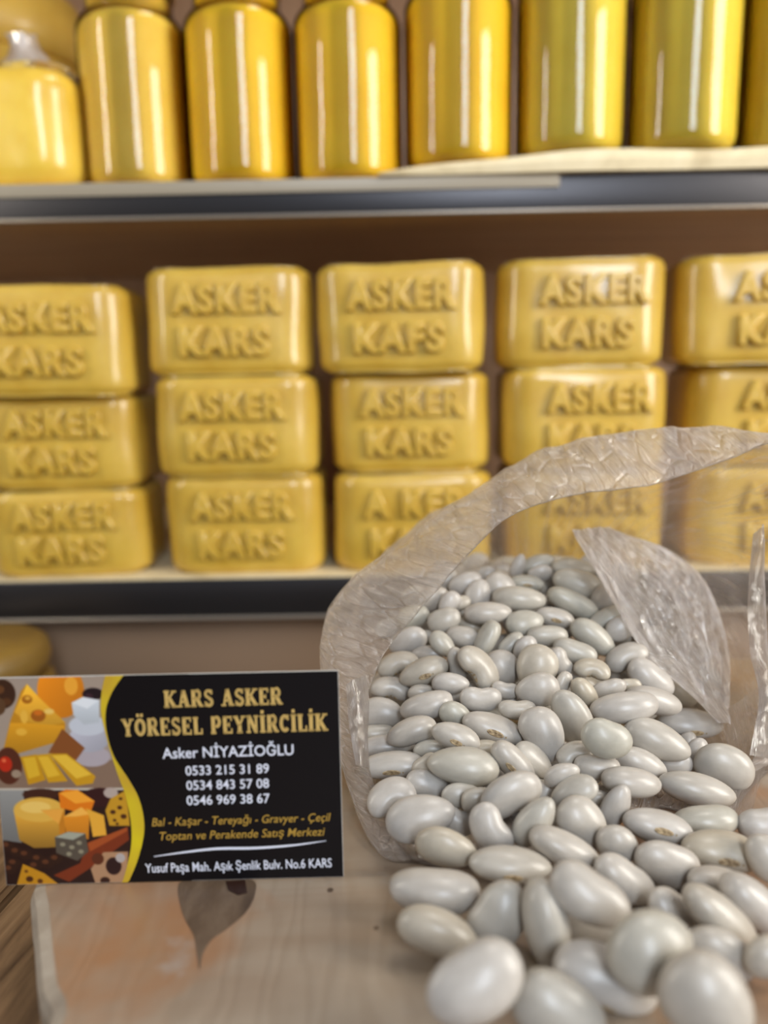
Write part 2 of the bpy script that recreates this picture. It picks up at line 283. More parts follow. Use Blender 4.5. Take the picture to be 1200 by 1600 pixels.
BEANS = """
760 897 30 24 30 b 0.2998
728 913 54 37 10 - 0.2832
809 885 40 22 70 - 0.2929
840 882 54 29 20 e 0.2957
844 896 38 27 5 - 0.2880
857 885 42 24 0 b 0.3233
897 890 68 34 -5 - 0.2901
902 912 74 44 -15 - 0.2819
930 885 50 34 -25 b 0.3228
822.1 911.9 54 26 -5 c 0.2842
857 914 34 26 60 b 0.2921
944 910 38 28 -20 b 0.2906
947 935 50 42 60 - 0.2756
895 943 82 36 -26 - 0.2736
747 928 46 38 70 - 0.2776
781.9 917 50 42 -20 - 0.2806
811.1 936 80 38 -4 e 0.2731
834.9 920 36 24 -10 b 0.2892
857 942 40 24 0 b 0.2808
718 942 36 22 12 - 0.2750
762 958.1 72 34 3 e 0.2677
724 960 36 26 -30 b 0.2776
694 969 51 38 22 - 0.2665
738 979 54 26 -15 b 0.2721
867 966 60 32 -15 c 0.2684
820 973 58 39 10 - 0.2648
951 965 74 30 27 c 0.2686
973 980 56 36 27 - 0.2629
855 995 62 34 0 - 0.2598
722 994 48 32 -8 - 0.2613
761 998 58 30 62 - 0.2589
692 1007 48 30 -45 - 0.2565
667 998 40 28 0 b 0.2684
637 1002 60 40 22 - 0.2638
668 1021 50 24 5 b 0.2599
926.9 996 76 40 -37 - 0.2611
898 1019 66 36 -18 - 0.2523
820 1013 42 31 50 - 0.2535
798 1006 46 26 40 - 0.2575
838 1043 70 60 65 - 0.2432
874 1035 48 36 -60 - 0.2475
925 1046 54 34 -8 e 0.2444
979 1026.9 68 40 22 e 0.2564
1025.1 1002 68 44 -12 - 0.2679
1017.3 1060.1 78 46 -34 - 0.2497
1037.4 1042.8 78 40 -8 b 0.2626
1065 1083 52 36 -30 - 0.2584
1101.1 1090 46 40 0 - 0.2685
1022.1 1095.1 90 40 -16 - 0.2415
976.1 1104.9 102 46 7 e 0.2304
952 1076.9 52 33 20 - 0.2386
983.9 1072.1 36 24 0 b 0.2467
914.9 1085 58 32 -52 - 0.2364
880 1067 36 24 60 - 0.2390
893 1057 42 26 0 b 0.2502
893 1120 88 56 -65 - 0.2248
840 1078 66 52 8 - 0.2342
785 1044 60 52 -40 - 0.2482
748 1044 80 50 -50 e 0.2427
715 1037 52 32 -75 - 0.2481
662 1050 76 42 20 c 0.2461
622 1039 64 38 12 e 0.2564
704 1068 56 33 0 - 0.2389
703 1047 40 26 0 b 0.2527
612 1077 64 36 -10 e 0.2486
660 1083 44 26 0 b 0.2422
666 1102.9 82 40 18 e 0.2328
596 1114.9 66 46 -3 - 0.2409
716 1090 40 24 0 b 0.2411
751 1092 64 40 -4 - 0.2328
712 1118 52 38 -30 - 0.2275
790 1078 42 26 -10 - 0.2370
795 1095 46 24 -12 b 0.2397
808 1108 56 30 0 - 0.2282
847 1148 84 64 -70 - 0.2181
770.1 1139.9 96 46 -20 c 0.2225
642.8 1143.2 78 40 20 - 0.2226
711.9 1152 76 42 -20 c 0.2141
589.7 1147.5 52 30 0 b 0.2369
602.9 1165.4 94 34 5 - 0.2277
676.8 1172.6 60 32 0 b 0.2195
611.4 1196.3 100 40 4 c 0.2163
723.6 1197.1 108 54 -5 - 0.2060
666.8 1197.9 48 36 30 b 0.2120
800.9 1191.4 78 42 -46 c 0.2066
833 1187.8 70 44 -38 e 0.2115
758 1172.2 54 30 0 b 0.2171
897 1177.9 58 35 15 e 0.2141
933 1199 68 37 -3 - 0.2097
948 1154 78 58 -18 n 0.2074
1027.1 1157.1 102 54 -22 - 0.2246
1078 1131 100 44 -3 c 0.2510
1074 1160 34 28 60 b 0.2448
1088 1178 50 36 65 - 0.2334
1052 1196.1 56 38 10 b 0.2280
1002 1194.1 80 44 -20 b 0.2199
987.1 1222 90 44 -8 e 0.2037
1132 1198 88 64 -20 - 0.2256
1089 1233 116 48 -12 - 0.2138
897.1 1239.1 74 46 32 e 0.1968
878.1 1211.6 56 40 25 - 0.2012
962 1259 70 43 68 - 0.1982
933 1252 48 32 0 b 0.2032
910 1286.1 88 66 -45 - 0.1912
798.3 1242 98 66 26 - 0.1926
748 1251.4 52 40 0 b 0.1975
834.4 1283.6 88 50 55 - 0.1870
852.9 1240.3 44 34 60 b 0.2036
867 1290 46 32 40 b 0.1958
882.3 1326.3 112 50 -24 e 0.1806
767.1 1295.5 80 56 -58 - 0.1871
715 1283 56 42 -20 b 0.1973
697 1325 94 62 -12 - 0.1822
657 1278 106 66 13 - 0.1933
610.8 1245.5 76 54 20 e 0.2040
671.1 1230.3 76 46 -20 b 0.2078
721.8 1242.8 62 38 0 b 0.2016
797 1351.4 124 52 -4 c 0.1766
679 1391 136 64 -3 e 0.1706
684 1459 126 70 -21 - 0.1588
779 1429 106 84 60 - 0.1636
853.9 1445.5 138 68 -79 - 0.1588
742 1535 154 106 24 n 0.1368
872 1582 142 100 -30 - 0.1398
921.2 1398.9 126 76 -28 n 0.1564
977.2 1375.2 110 58 -34 - 0.1756
1042.2 1350.1 104 70 -22 - 0.1818
964 1319.1 66 56 -30 - 0.1856
1027.1 1292 106 50 -14 c 0.1941
1104 1282 96 46 3 e 0.1989
1126 1330 118 58 -7 c 0.1872
1196 1287 84 50 10 - 0.1970
1200.1 1340 76 60 -50 - 0.1806
1125.2 1382.2 96 48 -12 b 0.1756
1127 1436.1 146 60 -41 - 0.1613
1178 1411.9 122 60 -40 - 0.1671
1052 1425.4 90 62 -38 b 0.1675
1016 1487 134 118 20 n 0.1422
1125 1491.9 116 78 -32 - 0.1543
1105 1562 146 124 -40 n 0.1322
925 1458.6 86 58 0 b 0.1631
945 1529.5 158 88 -18 e 0.1478
1208 1500 90 70 -20 - 0.1499
975 901.9 52 36 -20 f 0.2869
1008.1 938.1 60 40 -35 f 0.2839
1048 975 62 42 -30 f 0.2859
1082.4 1013.9 60 40 -20 f 0.2956
1100.6 1056.1 54 38 -40 f 0.2956
1068 1040 50 34 10 f 0.2775
690 908 52 38 20 f 0.2879
676 936 50 38 30 f 0.2755
650 933.9 46 38 0 f 0.2810
646 964 50 36 20 f 0.2718
702 944 42 30 60 f 0.2713
612 982 52 34 10 f 0.2780
854 1256.4 96.4 61.9 -24 u 0.2088
697.6 930.1 67.6 42.8 -41 u 0.2980
1057.6 1049.9 66.1 40.7 15 u 0.2868
738.2 1056.5 70.7 43.8 -43 u 0.2598
601.1 1162.6 86.6 54.4 38 u 0.2430
852.2 898 52.7 31.3 -30 u 0.3376
787.7 902 58.2 39.3 -54 u 0.3346
698.1 1106.6 74.5 50.3 -18 u 0.2462
932.2 1185.9 86.8 60.1 53 u 0.2252
779.9 942.5 64.8 41.6 55 u 0.2904
793.2 887.7 58.8 34.9 -3 u 0.3504
699 1160.5 86.1 53.3 -17 u 0.2323
724.6 1017.3 69.4 47 -53 u 0.2702
656.1 1219.8 88.6 58.3 -31 u 0.2219
838.9 1139.6 83.2 53.5 55 u 0.2370
1010.2 1184.9 77.9 50.8 30 u 0.2335
820.4 1077.6 74.1 47.2 5 u 0.2534
737.9 963.3 65.1 38.8 -22 u 0.2846
914.4 1071.7 72 42.4 -18 u 0.2552
780.4 1238.1 95.2 62.4 -41 u 0.2135
864.9 984.3 71 49.6 32 u 0.2775
986.1 1066.5 77.9 46 -32 u 0.2610
793.7 1015.6 75.8 49.2 16 u 0.2704
737.9 886 55.1 36.7 37 u 0.3534
758.9 1097.1 81.6 49.1 -43 u 0.2484
873.2 944.8 64 39.2 56 u 0.2892
974.1 964.9 73 46.2 34 u 0.2791
1038.8 1115.1 70.2 43.8 18 u 0.2614
766.9 1192.7 91.8 58.6 15 u 0.2244
632 1187.2 83.7 51.5 -39 u 0.2334
624.2 1091.9 80.1 48.9 -46 u 0.2592
1024.9 1020.7 64.4 40.6 42 u 0.2822
942.6 1127.2 74.7 47.1 -59 u 0.2401
1031.1 1065.5 75.9 44.3 31 u 0.2700
661.1 976 73.9 48.8 49 u 0.2830
919.6 1012 64.6 41.6 57 u 0.2715
934 1253.6 83.8 53.9 12 u 0.2110
988.2 1109.8 76 44.2 1 u 0.2500
884.9 913.7 60.9 42 12 u 0.3208
882.6 908.8 57.7 35.2 -48 u 0.3276
854.3 1195 93 63.3 30 u 0.2239
934.8 900.1 52.6 33.7 4 u 0.3340
746.7 907.4 59.9 36.4 30 u 0.3298
880.5 887.1 58.1 38.9 -1 u 0.3476
813.4 913.9 62.7 43.3 46 u 0.3242
692.7 905.8 53.8 33.3 17 u 0.3324
785.2 916.1 59.5 38.5 -52 u 0.3176
859.1 1035.4 76.3 48.1 -17 u 0.2650
647.2 1028.2 74.2 45.5 -56 u 0.2707
940.6 933.5 63.3 38.5 -26 u 0.2950
923.6 886.1 56.6 36.1 38 u 0.3514
915.5 972.5 70.2 44.9 -17 u 0.2848
973.5 1010.2 70.5 42.5 58 u 0.2733
674.1 1057.6 77.6 47.3 -18 u 0.2604
603.9 1068.6 67.1 40.2 29 u 0.2724
838.1 922.2 59.3 41 32 u 0.3012
726.9 915.4 60.7 38.4 -0 u 0.3220
703 893.2 51.2 30.5 -21 u 0.3458
758.5 1143.8 79.6 54 57 u 0.2365
878.5 1104.1 72.8 42.5 52 u 0.2460
1065.2 1085.6 67.4 39.8 -58 u 0.2750
938.2 913.3 62.9 40.9 -23 u 0.3154
808.6 975.2 62.7 40.6 -35 u 0.2814
1007.9 972 64.6 41.1 17 u 0.2923
"""
# ------------------------------------------------------------------ the setting: cabinet shell
YF = 0.45                                    # front plane of the shelves
tag(box('wall_back', -.62, .72, .74, .76, -.22, .46, M_CAB), kind='structure')
tag(box('wall_left', -.64, -.62, .46, .76, -.22, .46, M_CAB), kind='structure')
tag(box('wall_right', .72, .74, .46, .76, -.22, .46, M_CAB), kind='structure')
tag(box('ceiling', -.64, .74, .46, .76, .46, .475, M_CAB), kind='structure')
tag(box('floor', -1.2, 1.2, -.6, 1.0, -.80, -.78, plain('grey_floor', srgb(120, 112, 102), .8)), kind='structure')

# lowest deck of the cabinet
box_f = box('fascia_panel', -.61, .71, .466, .474, -.20, -.024, plain('grey_beige_fascia', srgb(140, 116, 94), .6)); tag(box_f, 'smooth grey beige panel below the lower shelf edge', 'panel')
dk = empty('lower_deck', (0, 0, 0)); tag(dk, 'brown wooden deck at the bottom of the cabinet, beneath the cheese shelf', 'shelf')
box('deck_board', -.61, .71, .345, .46, -.135, -.12, M_SHELF, dk)
box('deck_apron', -.61, .71, .345, .36, -.22, -.135, M_CAB, dk)

def shelf(name, ztop, lip, rz, label, papers):
    r = empty(name, (0, YF, 0), rz); tag(r, label, 'shelf', 'steel-edged display shelves')
    box('shelf_board', -.61, .70, .004, .285, ztop-.014, ztop, M_SHELF, r)
    box('steel_edge', -.61, .70, .000, .004, ztop-lip, ztop+.0005, M_STEEL, r, .0008)
    box('steel_rim', -.61, .70, -.0022, .0015, ztop-lip-.0012, ztop-lip+.0012, M_STEEL_LT, r, .0008)
    return r
SH_U, SH_L = 0.2285, 0.0015
up = shelf('display_shelf', SH_U, .0185, math.radians(-.7), 'upper brown shelf with a steel front edge carrying the row of yellow jars', 0)
lo = shelf('display_shelf', SH_L, .0235, math.radians(-.3), 'lower brown shelf with a dark steel front edge carrying stacked yellow cheese', 0)
box('liner_paper', -.60, .69, .001, .27, SH_L, SH_L+.0012, M_PAPER, lo)
box('liner_paper', -.60, .03, .0005, .20, SH_U, SH_U+.001, M_PAPER, up)
box('liner_overhang', -.60, .10, -.0012, .0, SH_U-.0062, SH_U+.0009, M_TAPE, up, .0003)

def liner_slab():
    # thick cream board lying on the upper shelf, its top rising from a thin left end
    vs = []; n = 40
    for i in range(n+1):
        x = 0.0 + .42*i/n
        h = .0015 + .0095*min(1, (i/n)/.24)**.8 + .0006*math.sin(x*60)
        ins = .001*math.sin(x*45)
        for (y, z) in ((-.004+ins, 0), (-.0048+ins, h*.5), (-.002+ins, h), (.02, h*1.02), (.085, h), (.085, 0)):
            vs.append((x, y, SH_U+.0011+z))
    f = []
    for i in range(n):
        for j in range(6):
            k = (j+1) % 6; f.append((i*6+j, i*6+k, (i+1)*6+k, (i+1)*6+j))
    f += [tuple(range(6))[::-1], tuple(n*6+j for j in range(6))]
    o = link('cardboard_liner', mesh('cardboard_liner', vs, f, M_PAPER, False)); o.location = (0, YF, 0); o.rotation_euler.z = math.radians(-.7)
    tag(o, 'thick cream cardboard sheet lying under the jars on the right half of the upper shelf', 'cardboard')
liner_slab()
p = at_y(448, 284, YF-.003)
tp = box('tape_strip', p.x-.018, p.x+.018, YF-.0004, YF+.004, .0, .0022, M_TAPE, None, .0006); tp.location.z = p.z-.001
tag(tp, 'short strip of grey tape stuck on the top edge of the upper shelf', 'tape')

# ------------------------------------------------------------------ jars
JR = .0316
def jar_profile(r, h, t=0):
    c = .010
    pr = [(0.0001, t), (r*.6, t)]
    for k in range(7):
        a = PI/2*k/6; pr.append((r-c+c*math.sin(a), t+c-c*math.cos(a)))
    pr += [(r, h*.3), (r, h*.6)]
    for k in range(9):
        a = PI/2*k/8; rr = .0115
        pr.append((r-rr+rr*math.cos(a), h-rr+rr*math.sin(a)+.001))
    return pr
def make_jar(mi):
    j = empty('butter_jar'); H0_ = .0985
    pr = jar_profile(JR, H0_) + [(JR*.78, H0_+.002), (JR*.78, H0_+.014)]
    lathe('glass_body', pr, M_GLASS, j, 64)
    pc = jar_profile(JR-.0016, H0_-.002, .002) + [(JR*.74, H0_+.002), (JR*.74, H0_+.010), (.0001, H0_+.010)]
    lathe('butter_filling', pc, M_HONEY[mi], j, 56)
    lathe('lid', [(JR*.80, H0_+.011), (JR*.83, H0_+.012), (JR*.83, H0_+.025), (JR*.80, H0_+.027), (.0001, H0_+.027)], M_LID, j, 48,
          lambda a, z: .012*math.cos(24*a))
    return j
jars = [(218, 'pale'), (381, 'deep'), (547, 'deep'), (716, 'deep'), (888, 'green'), (1061, 'green'), (1236, 'green')]
jl = ['glass jar of pale yellow butter beside the wrapped cheese, first of the jar row',
      'second glass jar of yellow butter from the wrapped cheese',
      'bright yellow butter jar, third from the wrapped cheese, last one on bare shelf',
      'fourth butter jar from the wrapped cheese, at the thin end of the cardboard',
      'butter jar with a small dark fleck near its shoulder, fifth from the wrapped cheese',
      'sixth butter jar from the wrapped cheese, greenish yellow, on the cardboard',
      'butter jar cut by the right edge of the photo']
protos = {}
for i, (px, kind) in enumerate(jars):
    mi = {'pale': 0, 'deep': 1, 'green': 2}[kind]
    q = at_y(px, 250, YF+.043 - .0045*i*.5)
    if kind not in protos: protos[kind] = make_jar(mi); j = protos[kind]
    else:
        j = protos[kind].copy(); COL.objects.link(j)
        for ch in protos[kind].children:
            c = ch.copy(); COL.objects.link(c); c.parent = j
    j.location = (q.x, q.y, SH_U + (.0012 if i < 3 else (.0085 if i == 3 else .0135))); j.rotation_euler.z = i*1.3
    tag(j, jl[i], 'jar', 'jars of yellow butter on the upper shelf')
    if i == 4:
        fv = at_y(945, 28, q.y-.0315)
        fo = link('dark_fleck', mesh('dark_fleck', [(-.0006, 0, -.0016), (.0004, 0, -.0014), (.0009, 0, .0016), (-.0002, 0, .001), (-.0006, .0006, -.0016), (.0004, .0006, -.0014), (.0009, .0006, .0016), (-.0002, .0006, .001)],
                  [(0, 1, 2, 3), (7, 6, 5, 4), (0, 4, 5, 1), (1, 5, 6, 2), (2, 6, 7, 3), (3, 7, 4, 0)], M_KNOT_RED, False), j)
        a = math.radians(-55); fo.matrix_parent_inverse = Matrix.Identity(4)
        R_ = Matrix.Rotation(-j.rotation_euler.z, 4, 'Z')
        fo.matrix_basis = R_ @ Matrix.Rotation(math.radians(35), 4, 'Z') @ Matrix.Translation((0, -JR-.0003, .080))

M_TUB = mat_cheese('tub_plastic', srgb(204, 160, 62), srgb(222, 182, 84), .45, .3)
# wrapped cheese at the head of the jar row
wc = empty('wrapped_cheese'); q = at_y(46, 290, YF+.045); wc.location = (q.x, q.y, SH_U+.001); wc.rotation_euler.z = math.radians(-3)
tag(wc, 'yellow cheese in clinging plastic with a twisted tail, beside the first jar', 'cheese')
link('cheese_body', rounded_box('cheese_body', .083, .075, .0665, .020, .013, 18, .002, 3, .0012, M_RIND), wc)
vs = []; n = 9; m = 14
for i in range(n):
    for k in range(m):
        a = 2*PI*k/m; t = i/(n-1); r = .017*(1-t)**1.5+.0035+(.010*max(0, t-.6)); r *= 1+.35*math.sin(5*a+i)
        vs.append((r*math.cos(a)+.016-.006*t, r*.6*math.sin(a)-.015, .064+.023*t))
link('twisted_plastic_tail', mesh('twisted_plastic_tail', vs, grid_faces(n, m, True), M_FLAP), wc)
# tall tub behind it
q = at_y(8, 60, .60); tb = empty('yellow_tub', (q.x-.012, .615, SH_U)); tag(tb, 'dull yellow round tub with a rim, behind the wrapped cheese', 'tub')
lathe('tub_body', [(.0001, 0), (.050, 0), (.054, .02), (.056, .118), (.0001, .118)], M_TUB, tb, 48)
lathe('tub_rim', [(.055, .118), (.060, .120), (.061, .135), (.058, .16), (.0001, .162)], M_TUB, tb, 48)

# ------------------------------------------------------------------ cheese blocks
BW, BD, BH = .0965, .072, .0605
def text_mesh(body, width, height, depth, bevel, mat, offset=0.0, shear=0.0, name='lettering', spacing=1.0, res=3):
    cu = bpy.data.curves.new(name, 'FONT'); cu.body = body; cu.size = 1; cu.offset = offset; cu.shear = shear
    cu.space_character = spacing; cu.extrude = 0; cu.resolution_u = res
    cu.align_x = 'CENTER'
    o = bpy.data.objects.new('tmp', cu); COL.objects.link(o)
    cu2 = None
    bpy.context.view_layer.update()
    x = [c for c in o.bound_box]; xs = [c[0] for c in x]; W0 = max(xs)-min(xs); xc = (max(xs)+min(xs))/2
    kx = width/W0; ky = height/.72
    # extrude and bevel in font units scaled afterwards: build with the z factor separate
    cu.extrude = 1.0
    if bevel: cu.bevel_depth = bevel; cu.bevel_resolution = 2
    bpy.context.view_layer.update()
    me = bpy.data.meshes.new_from_object(o.evaluated_get(bpy.context.evaluated_depsgraph_get()))
    z1 = 1.0 + bevel
    for v in me.vertices:
        v.co = Vector(((v.co.x-xc)*kx, v.co.y*ky, max(0, v.co.z)/z1*depth if not bevel else (0 if v.co.z < .5 else depth*((v.co.z-1+bevel)/(2*bevel) if v.co.z >= 1-bevel else 0))))
    bpy.data.objects.remove(o); bpy.data.curves.remove(cu)
    me.materials.clear(); me.materials.append(mat)
    return me
def letters(word, w_, worn=''):
    """moulded letters: rounded, swelling out of the cheese"""
    return text_mesh(word, w_, .0150, .0048, .055, M_CHEESE, .018, 0, 'raised_letters', 1.16)
LM = {}
def letter_mesh(word):
    if word not in LM:
        me = letters(word, .060 if word.startswith('A') else .050)
        me.polygons.foreach_set('use_smooth', [True]*len(me.polygons)); LM[word] = me
    return LM[word]
BM_ = [rounded_box('cheese_body', BW, BD, BH, .0175, .006, 18, .0012, s, .0011, M_CHEESE) for s in range(5)]
stacks = [   # px of the block's middle, yaw, words, letter shift
    # column 1
    (98, 0, [(-1, 4, 'ASKER', 'KARS'), (-13, 2, 'ASKER', 'KARS'), (-41, 3, 'ASKER', 'KARS')]),
    (380, 1, [(0, 1, 'ASKER', 'KARS'), (-13, 0, 'ASKER', 'KARS'), (-28, 3, 'ASKER', 'KARS')]),
    (643, 2, [(3, 0, 'A KER', 'KARS'), (0, 0, 'ASKER', 'KARS'), (-13, -4, 'ASKER', 'KAFS')]),
    (918, 3, [(0, -2, 'ASKER', 'KARS'), (2, -2, 'ASKER', 'KARS'), (0, -6, 'ASKER', 'KARS')]),
    (1212, 4, [(0, -5, 'ASKER', 'KARS'), (0, -5, 'ASKER', 'KARS'), (-2, -8, 'ASKER', 'KARS')]),
]
pos_w = ['bottom', 'middle', 'top']
sname = ['stack nearest the left edge', 'second stack from the left', 'middle stack of five', 'fourth stack from the left', 'stack cut by the right edge']
slook = {(2, 2): 'one R misshapen, top of the middle stack', (2, 0): 'one letter missing, bottom of the middle stack'}
for ci, (cx, si, items) in enumerate(stacks):
    z = SH_L+.0012
    for k, (dx, yaw, w1, w2) in enumerate(items):
        yb = YF+.009+BD/2 + (.004*math.sin(ci*3+k*2.1)) - (.006 if k == 2 else 0)
        py = [820, 670, 500][k]
        q = at_y(cx+dx, py, yb-BD/2+.004)
        b = empty('cheese_block', (q.x, yb, z), math.radians(yaw)); h = BH*(1.0, .985, 1.015)[k] if ci else BH*(.88, .94, 1.03)[k]
        if ci >= 3: h *= 1.01
        body = link('cheese_body', BM_[(ci*2+k) % 5], b); body.scale = (1, 1, h/BH)
        for wi, wd_ in enumerate((w1, w2)):
            me = letter_mesh(wd_); lt = link('raised_letters', me, b)
            lt.rotation_euler = (PI/2, 0, 0)
            lt.location = (.001+random.uniform(-.001, .001) + (.004 if ci == 3 else (.010 if ci == 4 else 0)) - (.002 if wi else 0), -BD/2+.0004, h*(.585 if wi == 0 else .195))
        lab = slook.get((ci, k), '%s of the %s' % (pos_w[k], sname[ci]))
        tag(b, 'yellow cheese block with raised words, ' + lab, 'cheese', 'stacked cheese blocks on the lower shelf')
        z += h + .0003
# round cheeses on the lowest deck
q = at_y(28, 1000, .41)
z = -.12
for k in range(5):
    h = .0197
    b = lathe('round_cheese', [(.0001, 0), (.036, 0), (.0405, .003), (.042, h/2), (.0405, h-.003), (.036, h), (.0001, h)], M_CHEESE_SHADE, None, 48)
    b.location = (q.x-.025+.002*math.sin(k*2.4), .405, z); z += h+.0004
    tag(b, 'shaded yellow flat round cheese on the bottom deck, %s of its stack' % ['lowest', 'second from the bottom', 'middle', 'second from the top', 'topmost'][k], 'cheese', 'flat round cheeses below the shelf')

# ------------------------------------------------------------------ table and board
tbl = empty('rustic_table', (0, .12, -.020), math.radians(-7)); tag(tbl, 'rustic brown plank table with dark gaps, under the pale board', 'table')
x = -.42
k = 0
while x < .46:
    wdt = .043+.006*math.sin(k*2.3)
    bm = bmesh.new(); bmesh.ops.create_cube(bm, size=1)
    bmesh.ops.bevel(bm, geom=bm.edges[:], offset=.04, segments=2, affect='EDGES')
    for v in bm.verts: v.co = Vector((v.co.x*(wdt-.003), v.co.y*.36, v.co.z*.02))
    me = bpy.data.meshes.new('plank'); bm.to_mesh(me); bm.free(); me.materials.append(M_PLANK)
    o = link('plank', me, tbl); o.location = (x+wdt/2, .0, -.01+.0007*math.sin(k*5)); x += wdt; k += 1
box('table_bearer', -.40, .44, -.18, -.14, -.05, -.021, M_PLANK, tbl); box('table_bearer', -.40, .44, .14, .18, -.05, -.021, M_PLANK, tbl)
for sx in (-.36, .40):
    for sy in (-.16, .16): box('leg', sx-.02, sx+.02, sy-.02, sy+.02, -.76, -.05, M_PLANK, tbl)

outline = [(-.035, .045), (-.058, .080), (-.0715, .112), *[tuple(at_z(a, b, 0))[:2] for a, b in ((66, 1600), (58, 1545), (52, 1490), (48, 1430), (46, 1384))], (-.0885, .185), (-.090, .215), (-.088, .25), (-.078, .285), (-.05, .304), (0, .309), (.06, .312), (.14, .314), (.21, .308), (.25, .28), (.262, .2), (.25, .12), (.20, .06), (.12, .035), (.03, .03)]
def catmull(P, n, closed=True):
    out = []; L = len(P)
    for i in range(L if closed else L-1):
        g = (lambda k: P[k % L]) if closed else (lambda k: P[max(0, min(L-1, k))])
        a, b, c, d = g(i-1), g(i), g(i+1), g(i+2)
        for k in range(n):
            t = k/n
            out.append(tuple(.5*((2*b[j]) + (-a[j]+c[j])*t + (2*a[j]-5*b[j]+4*c[j]-d[j])*t*t + (-a[j]+3*b[j]-3*c[j]+d[j])*t**3) for j in range(len(b))))
    if not closed: out.append(tuple(P[-1]))
    return out
ol = catmull(outline, 8)
brd = empty('wooden_board', (0, 0, -.0195)); tag(brd, 'pale live-edge wooden board with a dark knot, lying on the plank table under the beans', 'board')
def slab(name, pts, prof, mat, parent, cap=True):
    cx = sum(p[0] for p in pts)/len(pts); cy = sum(p[1] for p in pts)/len(pts); n = len(pts); vs = []
    nr = []
    for i in range(n):
        a, b = Vector(pts[i-1]), Vector(pts[(i+1) % n]); t = (b-a).normalized(); nr.append(Vector((-t.y, t.x)))
    s = 1 if (Vector((cx, cy))-Vector(pts[0])).dot(nr[0]) > 0 else -1
    for ins, z in prof:
        for i in range(n):
            q_ = Vector(pts[i])+nr[i]*s*(ins+.0004*noise.noise(Vector((pts[i][0]*90, pts[i][1]*90, z*200)))); vs.append((q_.x, q_.y, z))
    f = grid_faces(len(prof), n, True)
    if cap: f.append(tuple(range(n))[::-1]); f.append(tuple((len(prof)-1)*n+i for i in range(n)))
    return link(name, mesh(name, vs, f, mat, False), parent)
slab('board_top', ol, [(.003, .0), (.0025, .016), (.0028, .0190), (.0038, .0195)], M_BOARD, brd)
slab('bark_edge', ol, [(.0035, .0005), (.0005, .002), (.0, .009), (.0003, .0165), (.0014, .0188), (.0040, .01955)], M_BARK, brd, False)
# knot with its pointed tail, and a small second knot
kc = [(278, 1392), (287, 1432), (303, 1462), (308, 1490), (312, 1516), (317, 1490), (331, 1468), (356, 1450), (385, 1425), (398, 1396), (394, 1375), (340, 1368), (290, 1375)]
kp = [at_z(a, b, 0) for a, b in kc]; kp = catmull([(p_.x, p_.y) for p_ in kp], 6)
slab('dark_knot', kp, [(0, .0190), (0, .01962)], M_KNOT, brd)
cp = [at_z(a, b, 0) for a, b in [(352, 1378), (384, 1376), (386, 1396), (372, 1400), (356, 1392)]]
slab('knot_crack', [(p_.x, p_.y) for p_ in cp], [(0, .0194), (0, .01982)], M_KNOT_RED, brd)
for (a, b, r) in ((516, 1391, .0008), (588, 1450, .0005)):
    c_ = at_z(a, b, 0); slab('nail_hole', [(c_.x+r*math.cos(t*.6), c_.y+r*math.sin(t*.6)) for t in range(10)], [(0, .0194), (0, .01954)], M_KNOT, brd)

# ------------------------------------------------------------------ business card
c00, c10 = at_z(10, 1383, .0003), at_z(537, 1370, .0003)
t00, t10 = at_d(-1, 1057, .1815), at_d(533, 1050, .1815)
U = (c10-c00); UW = U.length; U.normalize()
V = ((t00-c00)+(t10-c10))/2; V = V-U*V.dot(U); VH = V.length; V.normalize(); N_ = U.cross(V).normalized()
CMX = Matrix((U, V, N_)).transposed().to_4x4(); CMX.translation = c00
if N_.y > 0: pass
card = empty('business_card'); card.matrix_world = CMX
tag(card, 'black and yellow business card with cheese pictures, standing on the board beside the beans', 'card')
sx_, sy_ = UW/530.0, VH/326.0
def cu_(px, py):          # photo pixel -> card units (metres), card bottom left = 0
    u = (px - (10 - 11*(1383-py)/326))/528.5; base = 1383-13.5*u; top = 1057-7*u
    return u*UW, (base-py)/(base-top)*VH
M_BLACK = plain('card_black_print', srgb(15, 11, 13), .45, 0, .22)
M_CARDW = plain('card_stock', srgb(200, 196, 190), .6)
box('card_stock', 0, UW, 0, VH, -.0005, -.00005, M_CARDW, card)
box('black_print', UW*.30, UW-.0001, .0001, VH-.0001, -.00005, .00002, M_BLACK, card)
M_GOLD = plain('gold_print', srgb(206, 172, 100), .5, 0, .3); M_GOLD2 = plain('dull_gold_print', srgb(184, 146, 62), .5, 0, .3)
M_WHITE = plain('white_print', srgb(226, 228, 240), .5, 0, .3)
M_YEL = NT('yellow_swoosh_print'); M_YEL.l(M_YEL.ramp(M_YEL.noise(M_YEL.coord(), 60, 2), [(.35, srgb(214, 192, 20)), (.65, srgb(196, 158, 40))]), M_YEL.b.inputs['Base Color']); M_YEL.set(Roughness=.5); M_YEL = M_YEL.m
